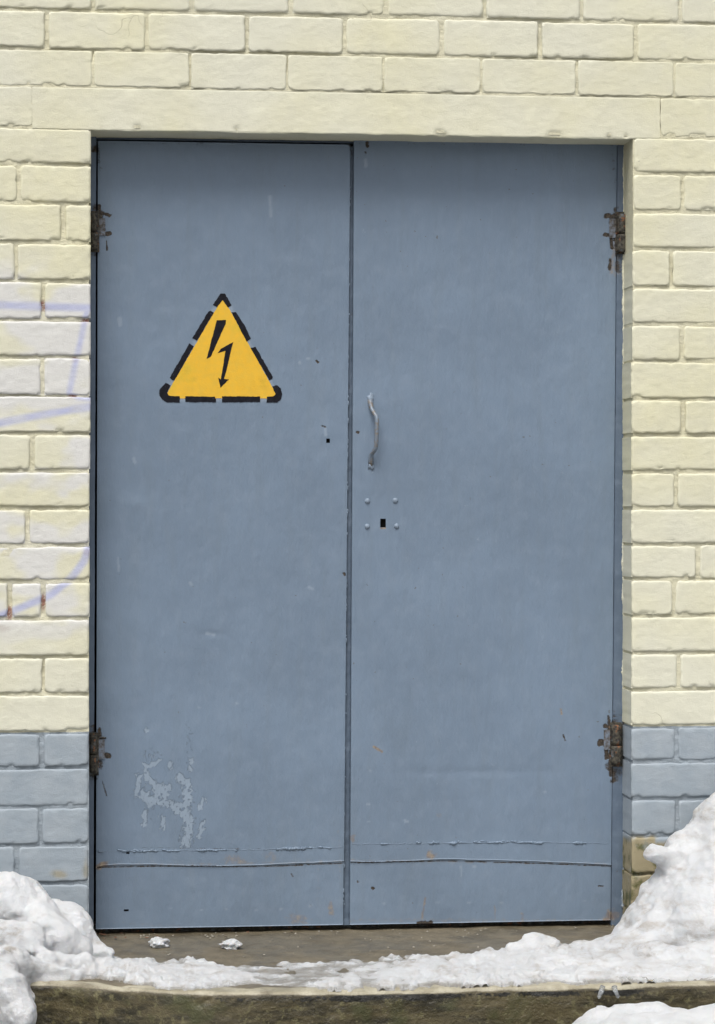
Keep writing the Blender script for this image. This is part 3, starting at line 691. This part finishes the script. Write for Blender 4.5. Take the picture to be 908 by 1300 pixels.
# hinges
def hinge(parent, cx, y0, y1, rpx, side, seed):
    r = rpx*PXM; h = thing2('hinge', parent, P3(cx, (y0+y1)/2, YF-.004)); ym = y0+(y1-y0)*.52
    for a, b, q in ((y0, ym-.6, 1.0), (ym+.6, y1, 1.05)):
        zs = np.linspace(b, a, 9)
        rr = [r*q*(.86 if i in (0, 8) else 1) for i in range(9)]
        V, Fc = tube([P3(cx, z, YF-.009) for z in zs], rr, 14, jit=.10, seed=seed+int(a)); mesh('knuckle', V, Fc, m_rust, h)
    parts = []; rs = random.Random(seed)
    a = P3(cx-rpx-1.5, y0-3, YF); b = P3(cx+rpx+1.5, y1+3, YF); V, Fc = box(a[0], b[0], YF-.004, YF+.01, b[2], a[2]); mesh('frame_plate', V, Fc, m_rust, h, smooth=False)
    for k in range(5):
        px = cx+side*(rpx+rs.uniform(0, 7)); py = y0+6+rs.random()*(y1-y0-22) if k > 2 else y0+(y1-y0)*(.08 if k == 0 else .52)
        parts.append(lump(P3(px, py, YF), (rs.uniform(.004, .010), .003, rs.uniform(.003, .006)), k+seed, .5, 10, 7, 3))
    a = P3(cx, y0+6, YF); b = P3(cx+side*(rpx+9), y1-18, YF)
    V, Fc = box(min(a[0], b[0]), max(a[0], b[0]), YF-.0035, YF+.002, b[2], a[2]); 
    mesh('hinge_plate', V, Fc, m_door, h, smooth=False, attr={'wear': np.tile([0, .55, .5, .1], (8, 1))})
    for q in parts: mesh('weld_spatter', q[0], q[1], m_rust, h)
def thing2(name, parent, loc):
    o = bpy.data.objects.new(name, None); C.objects.link(o); o.empty_display_size = .02
    b = np.zeros(3); q = parent
    while q is not None: b = b+np.array(q.location); q = q.parent
    o.location = np.array(loc)-b; o.parent = parent; return o
hinge(leafL, 119.8, 271, 317, 5.0, 1, 1); hinge(leafL, 119.2, 933, 981, 4.8, 1, 2)
hinge(leafR, 789.8, 272, 320, 7.2, -1, 3); hinge(leafR, 782.8, 920, 970, 7.2, -1, 4)
# stencilled high voltage triangle -----------------------------------
def sg(p): return [(180+a/4.127, 350+b/4.127) for a, b in p]
def stencil(name, poly, mat, parent, off, seed, step=1.3, jit=.35, n=26):
    from mathutils.geometry import tessellate_polygon
    pts = []
    for (x0, y0), (x1, y1) in zip(poly, poly[1:]+poly[:1]):
        k = max(1, int(math.hypot(x1-x0, y1-y0)/step))
        pts += [(x0+(x1-x0)*i/k, y0+(y1-y0)*i/k) for i in range(k)]
    p = np.array(pts); p = p+jit*np.c_[fbm(p[:, 0]/2.2, p[:, 1]/2.2, 1, seed, 2), fbm(p[:, 0]/2.2, p[:, 1]/2.2, 5, seed+3, 2)]
    X, Z = at(p[:, 0], p[:, 1], YF); V = [(a, b) for a, b in zip(X, Z)]
    Fc = [tuple(t) for t in tessellate_polygon([[Vector((a, b, 0)) for a, b in V]])]
    for _ in range(7):         # split long edges so that the sheet follows the dented leaf
        mid = {}; out = []
        for t in Fc:
            L = [(math.dist(V[t[k]], V[t[(k+1) % 3]]), k) for k in range(3)]; l, k = max(L)
            a, b, c = t[k], t[(k+1) % 3], t[(k+2) % 3]
            if l < .014: out.append(t); continue
            e = (min(a, b), max(a, b))
            if e not in mid: mid[e] = len(V); V.append(((V[a][0]+V[b][0])/2, (V[a][1]+V[b][1])/2))
            out += [(a, mid[e], c), (mid[e], b, c)]
        Fc = out
    V = np.array(V); Y = yleaf(V[:, 0], V[:, 1], 0)-off
    ar = lambda t: (V[t[1]][0]-V[t[0]][0])*(V[t[2]][1]-V[t[0]][1])-(V[t[2]][0]-V[t[0]][0])*(V[t[1]][1]-V[t[0]][1])
    Fc = [t if ar(t) > 0 else t[::-1] for t in Fc]
    return mesh(name, np.c_[V[:, 0], Y, V[:, 1]], Fc, mat, parent)
tri = stencil('warning_triangle', sg([(420,122),(430,122),(710,630),(706,644),(132,643),(124,632)]), m_yel, leafL, .0006, 1)
dashes = [[(412,94),(436,93),(471,155),(452,166),(440,150),(424,129),(410,145),(394,165),(373,153)],
 [(348,190),(360,184),(378,195),(290,340),(265,327)],[(250,355),(273,370),(172,548),(160,547),(147,535)],
 [(125,562),(152,573),(133,612),(140,628),(165,631),(200,632),(199,664),(130,664),(108,650),(93,628),(92,600)],
 [(229,632),(382,634),(389,648),(389,663),(229,662)],[(420,632),(620,633),(620,662),(422,664)],
 [(655,634),(690,632),(702,620),(683,580),(710,573),(728,592),(736,620),(731,645),(710,665),(655,664)],
 [(570,378),(597,373),(640,450),(687,530),(682,542),(668,548)],[(470,192),(493,190),(540,262),(573,330),(550,345)]]
for k, p in enumerate(dashes): stencil('border_dash', sg(p), m_blk, tri, .0011, 10+k)
stencil('lightning_bolt', sg([(393,233),(442,232),(440,250),(362,425),(340,436)]), m_blk, tri, .0011, 30, jit=.25)
stencil('lightning_bolt', sg([(397,407),(415,383),(480,347),(466,400),(455,450),(443,500),(431,541),(457,543),(413,587),(401,533),(414,544),(422,500),(430,450),(438,393)]), m_blk, tri, .0011, 31, jit=.2)

# ------------------------------------------------------------------ concrete step
def step_edge(x):   # worn front edge: extra rounding where it is broken
    return .007+.004*np.clip(fbm(x*7, 0, 0, 121), -1, 1)
RX = [float(at(p, 1258, EDGE)[0]) for p in (-60, 20, 60, 100, 150, 200, 250, 330)]
def rec(x): return np.interp(x, RX, [.20, .19, .175, .145, .09, .05, .022, 0])
def step():
    xs = np.r_[np.arange(WL, -.35, .03), np.arange(-.35, 1.75, .0055), np.arange(1.75, WR, .03)]
    ys = np.r_[.34, .2, np.arange(.14, EDGE+.11, -.012)]; prof = [(y, 0) for y in ys]
    ys2 = np.arange(EDGE+.1, EDGE, -.006); 
    V = []
    for x in xs:
        pass
    X = xs[:, None]; R = step_edge(xs)[:, None]
    top = np.r_[ys, ys2][None, :]; Yt = np.repeat(top, len(xs), 0)
    dist = Yt-EDGE; lip = .8*R; Zt = ST-np.where(dist < 3*R, R*.7*(1-np.clip(dist/(3*R), 0, 1))**2, 0)
    zs = np.r_[np.arange(0, .1, .005), .14, .2, .3][None, :]
    Zf = (ST-R*.7)-.0015-zs; Yf = EDGE-.004*np.sqrt(np.clip(zs/.02, 0, 1))+0*X
    XX = np.repeat(X, Yt.shape[1]+zs.shape[1], 1); YY = np.c_[Yt, Yf]; ZZ = np.c_[Zt, Zf]
    n = .0022*fbm(XX*9, YY*9, ZZ*9, 123)+.001*fbm(XX*45, YY*45, ZZ*45, 125)
    c = .010*sst(.45, .9, fbm(XX*11, YY*16, ZZ*22, 127))*sst(.05, .0, np.abs(YY-EDGE))*sst(.06, 0, np.abs(ZZ-ST))
    onf = (np.arange(XX.shape[1]) >= Yt.shape[1])[None, :]
    ZZ = ZZ+np.where(onf, 0, n-c); YY = YY+np.where(onf, n*1.2+c, c*.5)
    V = np.c_[XX.ravel(), YY.ravel(), ZZ.ravel()]
    Y1 = YY+rec(XX)*np.clip((-.15-YY)/(-.15-EDGE), 0, 1)
    f = gridf(len(xs), XX.shape[1])[:, ::-1]
    w = wear0(len(V)); nn = fbm(V[:, 0]*14, V[:, 1]*14, V[:, 2]*25, 129)
    face = sst(EDGE+.004, EDGE-.001, V[:, 1])*sst(ST-.006, ST-.014, V[:, 2]+.003*nn)
    w[:, 0] = np.clip(face, 0, 1)
    w[:, 1] = np.clip(sst(EDGE+.085, EDGE+.03, V[:, 1]+.05*nn)*(1-face)*(.8+.3*nn), 0, 1)
    w[:, 3] = np.clip(.55*face*sst(ST-.04, ST-.015, V[:, 2])*(1+.9*nn), 0, 1)
    V[:, 1] = Y1.ravel()
    o = mesh('concrete_step', V, f, m_conc, attr={'wear': w})
    tag(o, 'worn concrete doorstep with mossy dark front face below the metal door', 'step')
step()

# ------------------------------------------------------------------ snow
def nets(Fd, org, h):
    s = Fd < 0; nx, ny, nz = Fd.shape
    acc = np.zeros((nx-1, ny-1, nz-1, 3), np.float32); cnt = np.zeros((nx-1, ny-1, nz-1), np.float32)
    for ax in range(3):
        o1, o2 = [a for a in range(3) if a != ax]
        for b in (0, 1):
            for c in (0, 1):
                sl = [None]*3; sl[o1] = slice(b, Fd.shape[o1]-1+b); sl[o2] = slice(c, Fd.shape[o2]-1+c)
                s0 = list(sl); s1 = list(sl); s0[ax] = slice(0, -1); s1[ax] = slice(1, None)
                f0, f1 = Fd[tuple(s0)], Fd[tuple(s1)]; m = (f0 < 0) != (f1 < 0)
                t = np.where(m, f0/np.where(m, f0-f1, 1), 0)
                acc[..., ax] += t; acc[..., o1] += m*b; acc[..., o2] += m*c; cnt += m
    act = cnt > 0; idx = -np.ones(act.shape, np.int64); idx[act] = np.arange(act.sum())
    cell = np.argwhere(act).astype(np.float32); V = (cell+acc[act]/cnt[act][:, None])*h+org
    q = []
    for ax in range(3):
        o1, o2 = (ax+1) % 3, (ax+2) % 3
        s0 = [slice(None)]*3; s1 = [slice(None)]*3; s0[ax] = slice(0, -1); s1[ax] = slice(1, None)
        a, b = s[tuple(s0)], s[tuple(s1)]; e = np.argwhere(a != b); e = e[(e[:, o1] > 0) & (e[:, o2] > 0) & (e[:, o1] < Fd.shape[o1]-1) & (e[:, o2] < Fd.shape[o2]-1)]
        u = np.zeros(3, int); u[o1] = 1; v = np.zeros(3, int); v[o2] = 1
        g = lambda w: idx[tuple((e-w).T)]
        Q = np.c_[g(u+v), g(v), g(0*u), g(u)]; fl = a[tuple(e.T)]
        Q[~fl] = Q[~fl][:, ::-1]; q.append(Q)
    Q = np.concatenate(q); return V, Q[(Q >= 0).all(1)]
def caps(blobs, lo, hi, h, k=.02, amp=(.007, .003), seed=0, extra=None, slump=True):
    """smooth union of tapered capsules / ellipsoids (p0, r0, p1, r1)"""
    n = [int((b-a)/h)+1 for a, b in zip(lo, hi)]
    X, Y, Z = [a+h*np.arange(m, dtype=np.float32) for a, m in zip(lo, n)]
    X, Y, Z = X[:, None, None], Y[None, :, None], Z[None, None, :]
    Fd = None
    for p0, r0, p1, r1, *rest in blobs:
        d = np.array(p1)-np.array(p0); L = float(d@d)+1e-9
        t = np.clip(((X-p0[0])*d[0]+(Y-p0[1])*d[1]+(Z-p0[2])*d[2])/L, 0, 1)
        dz = Z-p0[2]-t*d[2]
        if slump and not rest and max(p0[1], p1[1]) > -.75: dz = np.where(dz < 0, dz*.22, dz)
        f = np.sqrt((X-p0[0]-t*d[0])**2+(Y-p0[1]-t*d[1])**2+dz**2)-(r0+(r1-r0)*t)
        if Fd is None: Fd = f
        else:
            hh = np.clip(.5+.5*(Fd-f)/k, 0, 1); Fd = Fd*(1-hh)+f*hh-k*hh*(1-hh)
    Fd = Fd+amp[0]*fbm(X*16, Y*16, Z*20, 200+seed, 2)+amp[1]*fbm(X*60, Y*60, Z*60, 220+seed, 2)
    Fd = Fd+.006*np.abs(noise(X*34, Y*34, Z*42, 230+seed))-.0015
    if extra: Fd = extra(Fd, X, Y, Z)
    Fd = Fd.astype(np.float32)
    Fd[0] = Fd[-1] = 1; Fd[:, 0] = Fd[:, -1] = 1; Fd[:, :, 0] = Fd[:, :, -1] = 1
    return nets(Fd, np.array(lo, np.float32), h)
def B(a, ra, b=None, rb=None):     # (px, py, Y), radius px at that depth
    pa = P3(*a); sa = ra*(a[2]+D)/F
    if b is None: return (pa, sa, pa, sa)
    return (pa, sa, P3(*b), rb*(b[2]+D)/F)
def snow_wear(V, spots, base=0.):
    px, py = proj(V[:, 0], V[:, 1], V[:, 2]); w = wear0(len(V)); n = fbm(px/12, py/9, 0, 240)
    w[:, 0] = base
    n0 = sst(-.2, .7, fbm(px/45, py/14, 0, 242)); w[:, 0] = base*(.3+1.6*n0)
    for x, y, a, b, s in spots: w[:, 0] = np.maximum(w[:, 0], s*sst(1.5, .2, np.hypot((px-x)/a, (py-y)/b)+.3*n))
    return w
keep_wall = lambda Fd, X, Y, Z: np.maximum(Fd, Y+.0*X-.012)
# left pile
left = [B((-70,1160,-.22),52,(5,1152,-.22),44), B((5,1150,-.20),40,(22,1150,-.2),36), B((43,1122,-.14),3.5,(38,1150,-.2),22), B((46,1168,-.25),30,(60,1190,-.35),26),
        B((70,1152,-.14),13,(84,1162,-.16),20), B((92,1172,-.2),19,(94,1185,-.25),20), B((103,1184,-.2),11), B((75,1196,-.36),22,(100,1206,-.34),18),
        B((118,1204,-.26),11,(140,1211,-.3),7), B((30,1200,-.42),30,(-60,1200,-.45),36), B((60,1218,-.47),12,(110,1224,-.44),10), B((20,1222,-.55),20,(-50,1225,-.6),26),
        B((130,1226,-.4),9,(165,1232,-.42),6), B((-60,1232,-.74),24,(-8,1232,-.74),26), B((0,1232,-.74),22,(14,1256,-.82),20), B((14,1256,-.82),19,(27,1290,-.86),15), B((27,1290,-.86),14,(30,1325,-.88),12),
        B((45,1233,-.52),9,(120,1238,-.5),7), B((150,1236,-.5),6,(190,1243,-.5),4)]
lo = (-.55, -1.0, .13); hi = (.24, .06, .62)
def ext_l(Fd, X, Y, Z):
    Fd = np.maximum(Fd, Y-.012)
    return Fd
V, Q = caps(left, lo, hi, .005, .035, (.008, .0035), 1, ext_l)
o = mesh('snow_pile', V, Q, m_snow, attr={'wear': snow_wear(V, [(12,1185,22,14,.9),(14,1206,10,6,1),(45,1225,45,9,.45),(10,1128,20,4,.4),(88,1150,8,10,.45),(122,1195,9,5,.7)], .14)})
tag(o, 'lumpy white snow pile in the left corner of the doorstep, drooping over its edge', 'snow', 'snow piles on the doorstep')
# right pile
right = [B((960,1010,-.12),50,(1100,1010,-.15),60), B((922,1052,-.12),46,(960,1100,-.2),80), B((880,1098,-.12),42,(920,1130,-.2),70), B((870,1085,-.12),20), B((828,1084,-.18),12,(860,1098,-.16),15)+(1,),
         B((862,1150,-.15),48,(900,1180,-.3),60), B((835,1150,-.12),28,(850,1190,-.25),40), B((812,1172,-.12),22,(830,1200,-.3),32), B((790,1195,-.14),16,(800,1212,-.3),22),
         B((765,1205,-.18),16,(830,1222,-.45),24), B((735,1212,-.25),17,(780,1230,-.5),18), B((850,1228,-.5),28,(930,1225,-.5),36), B((885,1238,-.6),18,(1000,1235,-.6),24), B((790,1238,-.62),11,(880,1242,-.64),13),
         B((700,1206,-.3),15,(650,1206,-.34),12), B((675,1200,-.28),14), B((690,1222,-.5),14,(780,1236,-.58),13), B((1000,1150,-.3),90,(1150,1150,-.3),90), B((640,1218,-.42),7,(690,1220,-.45),9), B((600,1228,-.5),4.5,(690,1234,-.55),8), B((690,1244,-.66),8,(1100,1241,-.66),13), B((560,1244,-.63),4,(700,1244,-.63),8)]
V, Q = caps(right, (.95, -.86, .26), (2.25, .06, .80), .006, .04, (.0075, .0032), 2, ext_l)
o = mesh('snow_pile', V, Q, m_snow, attr={'wear': snow_wear(V, [(800,1160,14,40,.9),(820,1130,14,12,.8),(790,1195,35,14,.7),(850,1150,60,12,.6),(740,1215,60,9,.6),(880,1120,40,8,.45),(885,1230,30,12,.6),(700,1225,40,7,.5)], .42)})
tag(o, 'tall dirty snow pile heaped against the wall right of the door, with a small knob', 'snow', 'snow piles on the doorstep')
# bank in front of the step at the right
front = [B((770,1312,-.98),34,(830,1306,-1.0),30), B((748,1318,-.98),32), B((850,1312,-1.0),32,(940,1306,-1.0),34), B((800,1345,-1.1),60,(950,1345,-1.1),70), B((980,1306,-1.0),34,(1080,1300,-1.0),40), B((745,1370,-1.05),70,(830,1390,-1.1),80)]
V, Q = caps(front, (.98, -1.4, .02), (2.1, -.8, .40), .0062, .02, (.008, .005), 3, None, False)
o = mesh('snow_bank', V, Q, m_snow, attr={'wear': snow_wear(V, [], .15)})
tag(o, 'rough white snow bank on the ground in front of the right end of the step', 'snow')
# thin icy layer trodden over the step
def layer():
    xs = np.arange(float(at(40, 1240, -.6)[0]), 1.55, .0045); ys = np.arange(EDGE+.004, -.15, .0045)
    X, Y = np.meshgrid(xs, ys, indexing='ij'); px, py = proj(X, Y, ST)
    far = np.interp(px, [100,150,200,240,300,335,380,450,500,540,600,640,690,760,800], [1212,1216,1219,1221,1225,1224,1224,1222,1216,1213,1214,1210,1205,1200,1196])
    near = np.interp(px, [60,100,145,180,230,270,300,340,400,460,520,600,700,800,890], [1243,1242,1245,1252,1257,1256,1252,1250,1255,1260,1264,1262,1262,1262,1260])
    near = np.minimum(near, proj(X, EDGE+.016+rec(X), ST)[1])
    n = fbm(px/26, py/9, 0, 251); n2 = fbm(px/7, py/3.5, 0, 253)
    d = np.minimum((py-far)+3.5*n+1.2*n2, ((near-py)+2.2*n+1.2*n2)*1.3)
    amt = np.interp(px, [110,200,260,300,340,470,510,560,650,900], [.026,.020,.016,.013,.0095,.011,.017,.020,.022,.02])
    T = amt*(1-np.exp(-np.clip(d, 0, 60)/5))*(1+.45*n)+.0022*n2*(amt/.02)
    hole = np.exp(-((px-395)/85)**2-((py-1236)/9)**2); T = T-.0060*hole
    T = np.where(d < 0, -.004, T-.0006)
    Z = ST+T; V = np.c_[X.ravel(), Y.ravel(), Z.ravel()]
    w = wear0(len(V)); t = T.ravel(); w[:, 1] = np.clip(sst(.014, .001, t)*.8+.35*sst(-.3, .8, fbm(px.ravel()/40, py.ravel()/4, 0, 257)), 0, 1)
    w[:, 0] = .25+.5*sst(0, .6, fbm(px.ravel()/20, py.ravel()/7, 0, 255))
    q = gridf(len(xs), len(ys)); q = q[(T.ravel()[q] > -.0035).any(1)]
    used, inv = np.unique(q, return_inverse=True)
    o = mesh('icy_snow_layer', V[used], inv.reshape(q.shape), m_snow, attr={'wear': w[used]}); o['kind'] = 'stuff'
    tag(o, 'thin trodden layer of grey ice and snow along the front of the doorstep', 'snow')
layer()
# loose ice lumps, icicles, litter
def chunk(px, py, Y, rx, ry, rz, seed, label, mat):
    p = P3(px, py, Y); s = (Y+D)/F
    V, Fc = lump((p[0], Y, ST+rz*s*.7), (rx*s, ry*s, rz*s), seed, .45, 26, 16, 2.2)
    o = mesh('ice_lump', V, Fc, mat, origin=(p[0], Y, ST), attr={'wear': np.tile([.1, .25, 0, 0], (len(V), 1))}); tag(o, label, 'ice', 'loose ice lumps on the doorstep')
def onstep(px, py):     # y on the step top under a photo point
    lo_, hi_ = -.9, .1
    for _ in range(30):
        m_ = (lo_+hi_)/2
        if P3(px, py, m_)[2] < ST: hi_ = m_      # deeper planes see lower points
        else: lo_ = m_
    return (lo_+hi_)/2
yy1 = onstep(203, 1201); yy2 = onstep(292, 1204)
chunk(201, 1200, yy1, 12, 16, 6.5, 3, 'larger flat lump of grey ice on the doorstep below the left leaf', m_snow)
chunk(292, 1203, yy2, 13, 12, 6.5, 8, 'small white lump of ice alone on the wet doorstep, right of the larger lump', m_snow)
for k, (a, b, L) in enumerate([(762, 1256, 12), (783, 1256, 11)]):
    Y = EDGE-.012; s = 1 if k else -1
    pts = [P3(a-s*3, b-3, Y+.008), P3(a-s*2, b+1, Y), P3(a, b+L*.5, Y-.002), P3(a+s*1.5, b+L*.85, Y-.002), P3(a+s*2, b+L, Y-.002)]
    V, Fc = tube(pts, [.007, .006, .0048, .0045, .001], 12, jit=.15, seed=k)
    o = mesh('icicle', V, Fc, m_ice); tag(o, ['stubby clear icicle on the step edge, the left of the pair', 'stubby clear icicle on the step edge, the right of the pair'][k], 'icicle', 'icicles under the edge of the step')
def litter():
    rs = random.Random(11); parts = []
    for k in range(150):
        px = rs.uniform(130, 790); Y = rs.uniform(-.45, .11) if k > 60 else rs.uniform(.04, .12); x = float(at(px, 1190, Y)[0]); r = rs.uniform(.0008, .0026)
        parts.append(lump((x, Y, ST+r*.6), (r*rs.uniform(.8, 1.6), r, r*.7), k, .4, 6, 4))
    V, Fc = join(parts); o = mesh('grit', V, Fc, m_grit); o['kind'] = 'stuff'; tag(o, 'pale grit scattered on the wet doorstep under the door', 'grit')
    parts = []
    for k in range(26):
        px = rs.choice([rs.uniform(118, 160), rs.uniform(118, 160), rs.uniform(160, 420)]); Y = rs.uniform(.02, .11); x = float(at(px, 1185, Y)[0]); r = rs.uniform(.003, .008); a = rs.uniform(0, 3)
        c, s = math.cos(a)*r, math.sin(a)*r; z = ST+.002+rs.uniform(0, .004)
        V = [(x-c, Y-s, z), (x+s*.5, Y-c*.5, z+.002), (x+c, Y+s, z+.001), (x-s*.5, Y+c*.5, z-.0005)]; parts.append((V, [(0, 1, 2, 3)]))
    V, Fc = join(parts); o = mesh('dead_leaf_bits', V, Fc, m_debris); o['kind'] = 'stuff'; tag(o, 'brown leaf scraps caught under the left door leaf', 'leaves')
litter()
